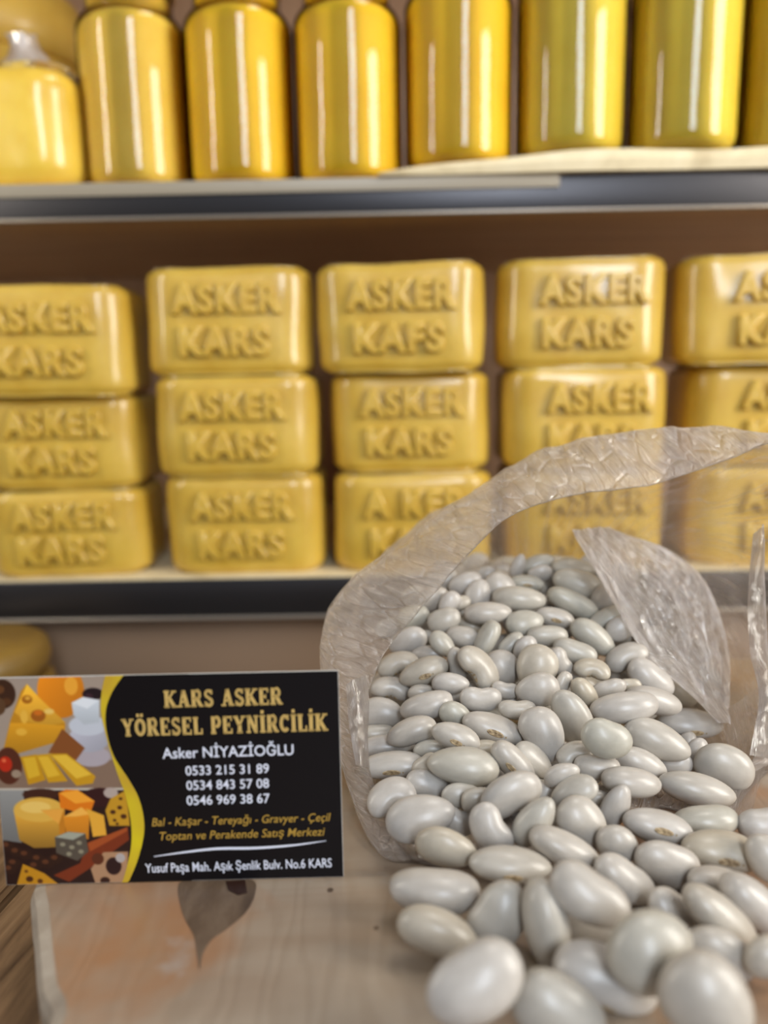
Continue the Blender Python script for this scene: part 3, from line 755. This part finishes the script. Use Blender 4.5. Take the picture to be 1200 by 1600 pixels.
# painted cheese pictures as a fine vertex-coloured grid
def paint():
    st = 2.6; X, Y = np.meshgrid(np.arange(0, 500, st), np.arange(50, 762, st))
    img = np.zeros(X.shape+(3,))
    def fill(mask, c, soft=1.0): 
        a = np.clip(mask, 0, 1)[..., None]*soft; img[:] = img*(1-a)+np.array(c, float)*a
    def ell(cx, cy, rx, ry, c, sh=0, rot=0):
        dx, dy = X-cx, Y-cy; ca, sa = math.cos(rot), math.sin(rot); ex, ey = (dx*ca+dy*sa)/rx, (-dx*sa+dy*ca)/ry
        r = np.sqrt(ex**2+ey**2); m = np.clip((1-r)*min(rx, ry)/3+.5, 0, 1)
        cc = np.array(c, float)[None, None]*(1-sh*(ex*.5+ey*.5))[..., None] if sh else np.array(c, float)
        a = m[..., None]; img[:] = img*(1-a)+cc*a
    def poly(P, c, sh=0):
        d = np.full(X.shape, -1e9); inside = np.zeros(X.shape, bool); dist = np.full(X.shape, 1e9)
        n = len(P)
        for i in range(n):
            (x0, y0), (x1, y1) = P[i], P[(i+1) % n]
            cond = ((y0 > Y) != (y1 > Y)); xi = (x1-x0)*(Y-y0)/((y1-y0) if y1 != y0 else 1e-9)+x0
            inside ^= cond & (X < xi)
            L2 = (x1-x0)**2+(y1-y0)**2+1e-9; t = np.clip(((X-x0)*(x1-x0)+(Y-y0)*(y1-y0))/L2, 0, 1)
            dist = np.minimum(dist, np.hypot(X-(x0+t*(x1-x0)), Y-(y0+t*(y1-y0))))
        sd = np.where(inside, dist, -dist); m = np.clip(sd/3+.5, 0, 1)[..., None]
        cy = np.mean([p[1] for p in P]); ry = max(p[1] for p in P)-cy+1
        cc = np.array(c, float)*(1-sh*((Y-cy)/ry))[..., None] if sh else np.array(c, float)
        img[:] = img*(1-m)+cc*m
    fill(np.ones(X.shape), (176, 160, 146))
    fill((Y > 330)*1., (150, 126, 108)); ell(40, 110, 42, 48, (80, 50, 28)); ell(30, 95, 16, 14, (120, 80, 45)); ell(52, 135, 15, 12, (105, 68, 36)); ell(22, 150, 26, 30, (110, 80, 52))
    ell(228, 100, 76, 90, (226, 148, 34), .12); ell(262, 85, 22, 30, (240, 178, 70))
    poly([(120, 78), (165, 130), (240, 210), (232, 262), (75, 308), (35, 290), (60, 200), (100, 100)], (204, 150, 40))
    poly([(120, 78), (165, 130), (240, 205), (180, 215), (110, 200), (75, 170)], (232, 180, 66), .1)
    poly([(75, 308), (40, 285), (60, 205), (112, 205), (235, 215), (232, 262)], (214, 160, 44), .12)
    ell(118, 128, 17, 14, (182, 120, 26)); ell(120, 124, 9, 6, (230, 180, 80)); ell(152, 182, 24, 20, (176, 110, 30)); ell(152, 172, 14, 9, (214, 128, 40)); ell(188, 168, 16, 9, (240, 205, 120)); ell(95, 235, 18, 12, (234, 186, 76)); ell(106, 185, 12, 22, (236, 190, 84))
    ell(332, 112, 34, 20, (48, 26, 34)); ell(318, 120, 14, 10, (80, 50, 60))
    ell(322, 318, 60, 34, (186, 176, 180)); ell(315, 258, 66, 46, (190, 188, 196), .1); ell(312, 215, 62, 34, (206, 208, 214))
    poly([(262, 140), (300, 122), (352, 132), (350, 205), (300, 212), (266, 180)], (208, 212, 216), .08); poly([(262, 140), (300, 122), (352, 132), (312, 160)], (232, 234, 236))
    poly([(228, 225), (300, 290), (270, 330), (180, 305)], (150, 96, 50))
    ell(48, 348, 44, 62, (104, 56, 36)); ell(38, 342, 22, 26, (196, 58, 26)); ell(72, 375, 16, 14, (170, 150, 130)); ell(34, 330, 7, 7, (230, 120, 80))
    poly([(88, 318), (140, 310), (168, 396), (110, 412)], (206, 158, 34)); poly([(96, 322), (136, 318), (150, 380), (112, 392)], (226, 186, 60))
    poly([(138, 312), (182, 308), (240, 400), (176, 405)], (210, 164, 38)); poly([(146, 318), (178, 316), (215, 380), (175, 388)], (230, 190, 66))
    poly([(182, 308), (240, 308), (332, 384), (322, 408), (268, 416)], (208, 162, 40)); poly([(192, 314), (238, 312), (318, 378), (268, 392)], (234, 196, 76))
    fill((Y > 424)*1., (58, 30, 22)); fill(((Y > 424) & (Y < 430))*1., (200, 190, 176))
    poly([(12, 430), (95, 430), (92, 520), (80, 610), (12, 600)], (148, 146, 142), .12); ell(150, 445, 60, 20, (84, 48, 32)); ell(345, 455, 60, 32, (70, 30, 30)); ell(380, 440, 24, 18, (190, 175, 165))
    poly([(58, 500), (226, 500), (222, 590), (190, 625), (120, 628), (72, 600)], (196, 152, 66), .18); ell(142, 496, 84, 42, (228, 186, 92)); ell(130, 488, 50, 20, (238, 204, 120))
    poly([(148, 498), (224, 494), (226, 575), (206, 585), (205, 540)], (204, 140, 44)); poly([(148, 498), (224, 494), (205, 545)], (236, 178, 84))
    poly([(208, 440), (232, 428), (272, 430), (326, 468), (312, 505), (300, 515), (212, 490)], (228, 138, 30)); poly([(210, 440), (270, 430), (326, 468), (262, 476)], (246, 176, 66))
    poly([(222, 520), (282, 488), (308, 512), (302, 598), (228, 590)], (222, 152, 48), .1); poly([(222, 520), (282, 488), (308, 512), (262, 520)], (244, 190, 96))
    poly([(296, 492), (355, 516), (362, 584), (316, 590), (306, 520)], (232, 180, 74)); 
    poly([(360, 500), (378, 460), (432, 430), (440, 552), (372, 552)], (204, 160, 50)); 
    for a, b, r in ((385, 505, 9), (408, 490, 8), (420, 520, 10), (390, 533, 6), (412, 460, 6), (398, 545, 5)): ell(a, b, r, r*.8, (92, 52, 22))
    poly([(298, 610), (432, 556), (436, 600), (300, 700), (232, 745), (180, 722), (270, 680)], (140, 66, 30)); poly([(298, 610), (432, 556), (430, 570), (305, 640)], (176, 96, 48))
    poly([(190, 590), (235, 572), (292, 578), (300, 640), (262, 672), (192, 645)], (106, 96, 84)); poly([(190, 590), (235, 572), (292, 578), (250, 600)], (176, 176, 160))
    for a, b in ((215, 615), (245, 625), (270, 610), (235, 648), (275, 640)): ell(a, b, 9, 7, (160, 152, 130))
    for a, b in ((30, 620), (60, 640), (50, 680), (90, 650), (130, 665), (160, 680), (190, 665), (35, 700), (120, 690)): ell(a, b, 24, 18, (66, 38, 24)); ell(a-5, b-5, 11, 8, (112, 70, 44))
    poly([(55, 760), (80, 682), (150, 715), (205, 760)], (204, 152, 40)); ell(100, 735, 12, 10, (96, 56, 20)); ell(135, 742, 9, 8, (110, 66, 24)); ell(90, 708, 6, 5, (120, 74, 26))
    poly([(305, 700), (350, 642), (432, 640), (424, 760), (322, 760)], (186, 150, 118)); ell(382, 690, 26, 30, (60, 30, 30)); ell(405, 662, 16, 16, (188, 180, 176)); ell(352, 740, 16, 12, (70, 36, 22)); ell(330, 665, 20, 20, (110, 60, 34))
    ny, nx = X.shape; cols = np.clip(img/255, 0, 1); cols = np.where(cols <= .04, cols/12.92, ((cols+.055)/1.055)**2.4)
    vs = []
    for j in range(ny):
        for i in range(nx):
            a, b = cu_(X[j, i]/2.143, 1030+Y[j, i]/2.143); vs.append((min(max(a, 0.0001), UW), min(max(b, 0.0001), VH-.0001), .00004))
    me = mesh('cheese_pictures', vs, grid_faces(ny, nx), None, False)
    ca = me.color_attributes.new('paint', 'FLOAT_COLOR', 'POINT')
    ca.data.foreach_set('color', np.concatenate([cols.reshape(-1, 3), np.ones((ny*nx, 1))], 1).ravel())
    t = NT('printed_pictures'); at = t.n('Attribute', attribute_name='paint'); g_ = t.n('Gamma', i_Gamma=1.25); t.l(at.outputs['Color'], g_.inputs[0]); t.l(g_.outputs[0], t.b.inputs['Base Color']); t.set(Roughness=.45)
    me.materials.append(t.m); return link('cheese_pictures', me, card)
paint()
lft = [(175, 1053), (169, 1075), (166, 1108), (171, 1138), (179, 1172), (190, 1210), (200, 1240), (207, 1280), (207, 1315), (201, 1345), (189, 1386)]
rgt = [(203, 1053), (185, 1078), (174, 1106), (174, 1140), (184, 1178), (206, 1215), (220, 1243), (227, 1275), (226, 1305), (215, 1345), (197, 1386)]
def strip(name, A, B, z, mat):
    A = catmull(A, 6, False); B = catmull(B, 6, False); vs = []
    for a, b in zip(A, B):
        for q_ in (a, b):
            u_, v_ = cu_(*q_); vs.append((u_, min(max(v_, 0), VH), z))
    return link(name, mesh(name, vs, grid_faces(len(A), 2), mat, False), card)
strip('black_curve_print', rgt, [(300, y) for _, y in rgt], .00007, M_BLACK)
strip('yellow_swoosh', lft, rgt, .00009, M_YEL)
strip('white_flourish', [(241, 1336), (290, 1328), (340, 1322), (400, 1321), (460, 1317), (510, 1311)], [(242, 1337), (290, 1331), (340, 1326), (400, 1325), (460, 1320), (510, 1312)], .00012, M_WHITE)
def put_text(body, x0, x1, yc, h, mat, offset=.02, shear=0, name='printed_line'):
    me = text_mesh(body, (x1-x0)*sx_, h*sy_, .00001, 0, mat, offset, shear, name, 1, 3)
    o = link(name, me, card); u_, v_ = cu_((x0+x1)/2, yc+h/2); o.location = (u_, v_, .00011)
    o.rotation_euler.z = math.radians(.35); return o
put_text('Asker NİYAZİOĞLU', 258, 460, 1171, 17, M_WHITE, .012)
put_text('0533 215 31 89', 293, 422, 1199, 15, M_WHITE, .012)
put_text('0534 843 57 08', 294, 422, 1222, 15, M_WHITE, .012)
put_text('0546 969 38 67', 294, 423, 1245.5, 15, M_WHITE, .012)
put_text('Bal - Kaşar - Tereyağı - Gravyer - Çeçil', 239, 518, 1277.5, 13.5, M_GOLD2, .004, .22)
put_text('Toptan ve Perakende Satış Merkezi', 251, 509, 1300, 13.5, M_GOLD2, .004, .22)
put_text('Yusuf Paşa Mah. Aşık Şenlik Bulv. No.6 KARS', 227, 520, 1350.5, 15, M_WHITE, .012)
# slab-serif headline glyphs: strokes (x0,y0,x1,y1,width) on a unit-high cell, serifs as bars
def sb(x, y, w=.34): return (x-w/2, y, x+w/2, y, .11)
TH, TN = .25, .13
def arc(cx, cy, rx, ry, a0, a1, w, n=12):
    o = []; 
    for i in range(n):
        a, b = math.radians(a0+(a1-a0)*i/n), math.radians(a0+(a1-a0)*(i+1)/n)
        o.append((cx+rx*math.cos(a), cy+ry*math.sin(a), cx+rx*math.cos(b), cy+ry*math.sin(b), w))
    return o
BT, TP = .055, .945
G = {
 'K': (.86, [(.2, 0, .2, 1, TH), (.25, .42, .68, .95, TN), (.38, .55, .70, .03, TH-.02), sb(.2, BT), sb(.2, TP), sb(.68, TP, .3), sb(.70, BT, .34)]),
 'A': (.86, [(.40, .98, .18, .04, TN), (.42, .98, .66, .04, TH), (.28, .32, .6, .32, TN), sb(.17, BT, .3), sb(.68, BT, .34)]),
 'R': (.84, [(.2, 0, .2, 1, TH), (.2, TP, .45, TP, TN), (.2, .5, .45, .5, TN), (.45, .48, .66, .05, TH-.02)] + arc(.43, .725, .18, .225, -90, 90, .2) + [sb(.2, BT), sb(.70, BT, .24)]),
 'S': (.66, arc(.33, .74, .19, .19, 20, 270, .18) + arc(.33, .27, .2, .2, 90, -160, .2) + [(.53, .98, .53, .72, .09), (.11, .3, .11, .02, .09)]),
 'E': (.74, [(.2, 0, .2, 1, TH), (.1, TP, .62, TP, .11), (.1, BT, .64, BT, .11), (.2, .5, .46, .5, .1), (.62, 1, .62, .74, .09), (.64, 0, .64, .28, .09), (.48, .62, .48, .38, .08)]),
 'Y': (.82, [(.16, .97, .4, .45, TH-.02), (.66, .97, .43, .45, TN), (.41, .5, .41, 0, TH), sb(.16, TP, .3), sb(.67, TP, .28), sb(.41, BT)]),
 'O': (.80, arc(.4, .5, .26, .4, 0, 360, .22, 20)),
 'L': (.70, [(.2, 0, .2, 1, TH), (.1, BT, .6, BT, .11), (.6, 0, .6, .32, .1), sb(.2, TP)]),
 'P': (.76, [(.2, 0, .2, 1, TH), (.2, TP, .43, TP, TN), (.2, .44, .43, .44, TN)] + arc(.42, .69, .19, .25, -90, 90, .22) + [sb(.2, BT)]),
 'N': (.88, [(.18, 0, .18, 1, .15), (.2, .98, .66, .04, TH-.02), (.68, 0, .68, 1, .15), sb(.16, BT, .28), sb(.68, TP, .28), (.06, TP, .2, TP, .11)]),
 'I': (.42, [(.2, 0, .2, 1, TH), sb(.2, BT), sb(.2, TP)]),
 'C': (.74, arc(.38, .5, .24, .4, 45, 315, .22, 16) + [(.6, .98, .6, .68, .09)]),
 ' ': (.42, []),
}
def headline(body, x0, x1, yb, h):
    vs, fs = [], []; pen = 0
    def bar(xa, ya, xb, yb_, wd_):
        d = Vector((xb-xa, yb_-ya)); L = d.length or 1; d /= L; nn = Vector((-d.y, d.x))*wd_/2; a = Vector((xa, ya))-d*.012; b = Vector((xb, yb_))+d*.012
        k = len(vs); vs.extend([a-nn, b-nn, b+nn, a+nn]); fs.append((k, k+1, k+2, k+3))
    for ch in body:
        base = {'Ö': 'O', 'İ': 'I'}.get(ch, ch); wd_, st = G[base]
        for s_ in st: bar(pen+s_[0], s_[1], pen+s_[2], s_[3], s_[4])
        if ch == 'İ': bar(pen+.2, 1.1, pen+.2, 1.27, .2)
        if ch == 'Ö': bar(pen+.27, 1.1, pen+.27, 1.26, .18); bar(pen+.53, 1.1, pen+.53, 1.26, .18)
        pen += wd_+.03
    W_ = pen-.05; k = (x1-x0)*sx_/W_; ky = h*sy_
    me = mesh('gold_headline', [((v[0]-W_/2)*k, v[1]*ky, 0) for v in vs], fs, M_GOLD, False)
    o = link('gold_headline', me, card); u_, v_ = cu_((x0+x1)/2, yb); o.location = (u_, v_, .00012); o.rotation_euler.z = math.radians(.35)
headline('KARS ASKER', 262, 443, 1102, 26); headline('YÖRESEL PEYNİRCİLİK', 197, 512, 1144, 27)

# ------------------------------------------------------------------ beans
def bean_pt(var, th, ph):
    """unit bean: long axis x, width y (hilum on -y), thickness z; th 0..pi from +x, ph around x"""
    kid, tap, boxy = var
    c, s = math.cos(th), math.sin(th)
    x = math.copysign(abs(c)**(1-boxy*.25), c); rr = s**(1-boxy*.4)
    y, z = rr*math.cos(ph), rr*math.sin(ph)
    y = math.copysign(abs(y)**(1-boxy*.15), y)
    y *= 1+tap*x; z *= 1+tap*.6*x
    if y < 0: y += kid*.55*math.exp(-(x/.32)**2)*abs(y) ; 
    y -= kid*.35*(x*x-.3)
    z *= 1-.10*max(0, -y)
    return Vector((x, y, z))
VARS = [(.12, .06, .1), (.35, .0, .3), (.0, .16, 0.0), (.22, -.12, .2), (.55, .05, .35), (.08, .0, .6), (.18, .12, .15), (.0, -.05, -.15)]
NB, MB_ = 20, 26
BEANM, HILM = [], []
for vi, var in enumerate(VARS):
    vs = [bean_pt(var, 0, 0)]
    for i in range(1, NB):
        for k in range(MB_): vs.append(bean_pt(var, PI*i/NB, 2*PI*k/MB_))
    vs.append(bean_pt(var, PI, 0)); f = []
    for k in range(MB_): f.append((0, 1+k, 1+(k+1) % MB_)); e = 1+(NB-2)*MB_; f.append((e+(k+1) % MB_, e+k, len(vs)-1))
    for i in range(NB-2):
        for k in range(MB_):
            a = 1+i*MB_; f.append((a+k, a+MB_+k, a+MB_+(k+1) % MB_, a+(k+1) % MB_))
    me = mesh('bean', vs, f, M_BEAN); BEANM.append(me)
    # scar: oval ring with a pit and a dot at its end, conforming to the skin at -y
    hv = []; rings = ((0, .2), (.35, .1), (.7, .3), (.85, 1.0), (1, .4), (1.1, -.5))
    for (q_, hgt) in rings:
        for k in range(18):
            a = 2*PI*k/18; tt = PI/2 + .24*q_*math.cos(a); pp = PI + .21*q_*math.sin(a)
            p_ = bean_pt(var, tt, pp); hv.append(p_*(1+.022*hgt+.006))
    hf = grid_faces(len(rings), 18, True); hf.append(tuple(range(18)))
    m0 = len(hv)
    for k in range(8):
        a = 2*PI*k/8; p_ = bean_pt(var, PI/2-.32+.028*math.cos(a), PI+.07*math.sin(a)); hv.append(p_*1.022)
    hf.append(tuple(range(m0, m0+8)))
    hm = mesh('hilum_scar', hv, hf, M_HILUM); hd = hm.copy(); hd.materials.clear(); hd.materials.append(M_HILUM_D); HILM.append((hm, hd))
rows = [l.split() for l in BEANS.strip().split('\n')]
bands = [(893, 'heap crest'), (920, 'row below heap crest'), (946, 'level of upper shelf edge half'), (972, 'level of shelf edge foot'),
         (1002, 'level of gap below shelf'), (1032, 'row above card top'), (1056, 'level of card top'), (1083, 'level of headline top'), (1106, 'level of first headline'),
         (1138, 'level of second headline'), (1160, 'level under the headlines'), (1185, 'level of card name'), (1210, 'level of first phone line'),
         (1234, 'level of second phone line'), (1262, 'level of third phone line'), (1289, 'level of upper gold italics'), (1316, 'level of lower gold italics'),
         (1344, 'level of white flourish'), (1372, 'level of address line'), (1410, 'row below card foot'), (1450, 'level of dark knot'), (1495, 'level of knot point'), (1545, 'second lowest row'), (1700, 'lowest row')]
ordn = ['first', 'second', 'third', 'fourth', 'fifth', 'sixth', 'seventh', 'eighth', 'ninth', 'tenth', 'eleventh', 'twelfth', 'thirteenth', 'fourteenth', 'fifteenth', 'sixteenth']
def band(y):
    for i, (b, n_) in enumerate(bands):
        if y < b: return i
vis = [i for i, r in enumerate(rows) if r[5] != 'u']; order = {}
for bi in range(len(bands)):
    mem = sorted([i for i in vis if band(float(rows[i][1])) == bi], key=lambda i: float(rows[i][0]))
    for k, i in enumerate(mem): order[i] = (k, len(mem), bi)
rnd = random.Random(11)
CMI = CM
for i, r in enumerate(rows):
    px, py, ln, wd, an = map(float, r[:5]); fl = r[5]; d = float(r[6])
    s = d/FPX; a, b = ln/2*s, wd/2*s; ratio = wd/ln; an = math.radians(an)
    cdp = .70 if ratio > .6 else (1.15 if ratio < .52 else .9); c = b*cdp
    ex = Vector((math.cos(an), math.sin(an), 0)); up_ = Vector((-math.sin(an), math.cos(an), 0)); to = Vector((0, 0, 1))
    if rnd.random() < .5 and fl not in 'ce': ex = -ex
    if fl == 'c' or ratio < .5:
        sy, sz = c, b
        ey = -to if fl == 'c' else to
        if fl == 'c': t_ = math.radians(rnd.uniform(-18, 8)); ey = (-to*math.cos(t_)+up_*math.sin(-t_)).normalized()
    elif fl == 'e':
        sy, sz = b*1.0, c; t_ = math.radians(42); ey = (up_*math.cos(t_)-to*math.sin(t_)).normalized()
    else:
        sy, sz = b, c; t_ = math.radians(rnd.uniform(-15, 25)); sg = rnd.choice((1, -1)); ey = (up_*sg*math.cos(t_)+to*math.sin(t_)).normalized()
    ez = ex.cross(ey).normalized()
    tl_ = Matrix.Rotation(math.radians(rnd.uniform(-10, 10)), 3, up_) if fl != 'c' else Matrix.Identity(3)
    Rm = CMI @ tl_ @ Matrix((ex, ey, ez)).transposed()
    if ratio > .8: vi = 2 if rnd.random() < .6 else 7
    elif fl == 'e': vi = rnd.choice((1, 4, 3))
    elif ratio < .5: vi = rnd.choice((0, 7, 5, 6))
    else: vi = rnd.choice((0, 2, 3, 5, 6, 1, 2))
    o = link('white_bean', BEANM[vi])
    k_ = 1.0 if ratio > .8 else 1.0
    o.matrix_world = Matrix.Translation(at_d(px, py, d)) @ Rm.to_4x4() @ Matrix.Diagonal((a*1.05, sy*1.06, sz*1.05, 1))
    scar = fl in 'ce'
    if scar or (fl == 'u' and i % 3 == 0):
        h = link('hilum_scar', HILM[vi][1 if (i % 5 == 0) else 0], o)
    if fl == 'u':
        bn = bands[band(py)][1]; tag(o, 'white bean buried in gaps beneath the top beans, ' + bn, 'bean', 'buried white beans, ' + bn)
    else:
        k, n_, bi = order[i]
        shape = 'round' if ratio > .76 else ('oval' if ratio > .57 else ('long' if ratio > .45 else 'slender'))
        ad = math.degrees(math.atan2(math.sin(an), math.cos(an)))
        til = 'upright' if abs(ad) > 52 else ('rising' if ad > 14 else ('falling' if ad < -14 else 'level'))
        ordt = 'leftmost' if k == 0 else ('rightmost' if k == n_-1 else ordn[k]+' from left')
        nm = '%s %s white bean%s%s, %s, %s' % (shape, til, ' with scar' if scar else '', ' under film' if fl == 'f' else (' half hidden' if fl == 'b' else ''), ordt, bands[bi][1])
        tag(o, nm, 'bean', 'white beans heaped and spilled from the bag')

# ------------------------------------------------------------------ plastic bag
bag = empty('plastic_bag', (.06, .25, .0)); tag(bag, 'clear crinkled plastic bag lying open around the heap of white beans', 'bag')
def P3(t):
    if t[2] == 'b': return at_z(t[0], t[1], .0008 if len(t) < 4 else t[3])
    return at_y(t[0], t[1], t[2])
Mr = [(640, 1340, 'b'), (588, 1240, .192), (567, 1135, .205), (596, 1030, .222), (662, 945, .228), (732, 868, .232), (800, 806, .236), (900, 774, .240), (1020, 758, .245), (1130, 722, .246), (1225, 698, .244), (1290, 820, .24), (1262, 960, .236), (1212, 1100, .226), (1165, 1215, .212), (1128, 1290, 'b'), (1040, 1262, 'b'), (950, 1280, 'b'), (850, 1330, 'b'), (740, 1352, 'b')]
Sr = [(590, 1320, 'b'), (533, 1190, .206), (507, 1070, .228), (505, 980, .246), (562, 898, .252), (645, 845, .258), (740, 773, .262), (850, 708, .266), (950, 681, .268), (1060, 672, .268), (1200, 690, .266), (1340, 780, .262), (1380, 950, .258), (1340, 1090, .250), (1280, 1180, .245), (1150, 1190, 'b'), (1050, 1190, 'b'), (920, 1200, 'b'), (800, 1230, 'b'), (690, 1270, 'b')]
nR = len(Mr)
Kr = []; Er = []
for i in range(nR):
    if i <= 15:
        a = PI*(1-i/15); x_, z_ = .062+.070*math.cos(a), .001+.072*math.sin(a)**.8 if math.sin(a) > 0 else .001
    else:
        x_ = .062+.070*(1-2*(i-15)/5.0); z_ = .001
    Kr.append((x_, .303, z_)); Er.append((.065+(x_-.062)*.22, .335, .006+z_*.18))
Mw = [tuple(P3(t)) for t in Mr]; Sw = [tuple(P3(t)) for t in Sr]
mid = [tuple((Vector(a)*.5+Vector(b)*.5) + Vector((0, .0, .0))) for a, b in zip(Sw, Kr)]
NU = 16
rings = [catmull(R_, NU) for R_ in (Mw, Sw, mid, Kr, Er)]
cols_ = []
for j in range(len(rings[0])):
    cols_.append(catmull([R_[j] for R_ in rings], 14, False))
nv_ = len(cols_[0]); nu_ = len(cols_)
cen = Vector((.06, .25, .035)); vs = []
for v in range(nv_):
    for u in range(nu_):
        p_ = Vector(cols_[u][v]); q_ = p_-cen; q_.y *= .4; nn = q_.normalized()
        f1 = noise.noise(Vector((p_.x*30, p_.y*22, p_.z*30))); f2 = 1-abs(noise.noise(Vector((p_.x*70+3, p_.y*26, p_.z*60))))*2
        f3 = 1-abs(noise.noise(Vector((p_.x*170, p_.y*90+7, p_.z*120))))*2
        amp = min(1, max(.0, (p_.z-.002)/.02))
        edge = .35 if v < 2 else 1
        p_ = p_ + nn*amp*edge*(.0022*f1+.0012*f2+.0005*f3); p_.z = max(.0006, p_.z)
        vs.append(p_-Vector(bag.location))
def add_uv(me, fn):
    uvl = me.uv_layers.new(name='UVMap'); vi_ = np.empty(len(me.loops), dtype=np.int32); me.loops.foreach_get('vertex_index', vi_)
    tab = np.array([fn(k) for k in range(len(me.vertices))], dtype=np.float32); uvl.data.foreach_set('uv', tab[vi_].ravel())
NBD = 15
for nm_, r0, r1, mt_ in (('mouth_band', 0, NBD, M_BAND), ('bag_film', NBD-1, nv_, M_FILM)):
    sub_ = vs[r0*nu_:r1*nu_]; me = mesh(nm_, sub_, grid_faces(r1-r0, nu_, True), mt_)
    add_uv(me, lambda k: (abs(((k % nu_)/nu_)*2-1)*5, (r0+k//nu_)*.055)); link(nm_, me, bag)
# thin doubled hem along the mouth
hv_ = []; base_ = vs[:nu_]
for k in range(nu_):
    for a in range(6): hv_.append(base_[k]+Vector((.00016*math.cos(a*PI/3), .0002*math.sin(a*PI/3), .00016*math.sin(a*PI/3+.5))))
me = mesh('mouth_hem', hv_, [(k*6+a, k*6+(a+1) % 6, ((k+1) % nu_)*6+(a+1) % 6, ((k+1) % nu_)*6+a) for k in range(nu_) for a in range(6)], M_HEM)
add_uv(me, lambda k: (k % 6, k//6*.02)); link('mouth_hem', me, bag)
def ribbon(name, A, B, m, mat, amp, seed, lift=0):
    A = catmull([tuple(P3(t)) for t in A], 26, False); B = catmull([tuple(P3(t)) for t in B], 26, False); vs = []
    for a, b in zip(A, B):
        a, b = Vector(a), Vector(b)
        for k in range(m+1):
            t = k/m; p_ = a.lerp(b, t)
            w_ = math.sin(PI*t)
            p_ += Vector((0, -1, .55)).normalized()*(lift*w_ + amp*(.3+w_)*(noise.noise(Vector((p_.x*60+seed, p_.y*40, p_.z*60)))+.6*(1-2*abs(noise.noise(Vector((p_.x*150, p_.y*60+seed, p_.z*110)))))+.28*(1-2*abs(noise.noise(Vector((p_.x*330, p_.y*200+seed, p_.z*260)))))))
            p_.z = max(.0008, p_.z)
            vs.append(p_-Vector(bag.location))
    me = mesh(name, vs, grid_faces(len(A), m+1), mat); add_uv(me, lambda k: ((k % (m+1))/m*1.6+seed, (k//(m+1))/len(A)*1.6))
    return link(name, me, bag)
ribbon('folded_flap', [(893, 828, .268), (925, 885, .258), (968, 960, .250), (1015, 1035, .240), (1075, 1082, .232), (1120, 1130, .224)],
       [(965, 832, .285), (1040, 858, .285), (1098, 905, .280), (1132, 985, .268), (1140, 1060, .252), (1138, 1135, .232)], 60, M_FLAP, .0026, 3, .004)
ribbon('crumpled_edge', [(541, 1070, .213), (543, 1110, .209), (548, 1150, .205), (556, 1195, .199)], [(572, 1055, .2145), (577, 1100, .2085), (575, 1150, .203), (578, 1200, .198)], 24, M_FLAP, .0016, 6, .001)
ribbon('upright_fold', [(1176, 835, .240), (1168, 930, .238), (1172, 1020, .234), (1185, 1090, .226), (1170, 1180, .216)],
       [(1190, 820, .243), (1196, 930, .241), (1200, 1020, .237), (1206, 1095, .228), (1210, 1190, .218)], 20, M_FLAP, .0015, 8, .003)
ribbon('side_fold', [(1120, 1120, .230), (1140, 1180, .222), (1128, 1240, .212), (1105, 1292, 'b', .002)],
       [(1200, 1060, .236), (1200, 1150, .226), (1190, 1230, .216), (1165, 1296, 'b', .002)], 40, M_FILM, .0018, 5, .002)
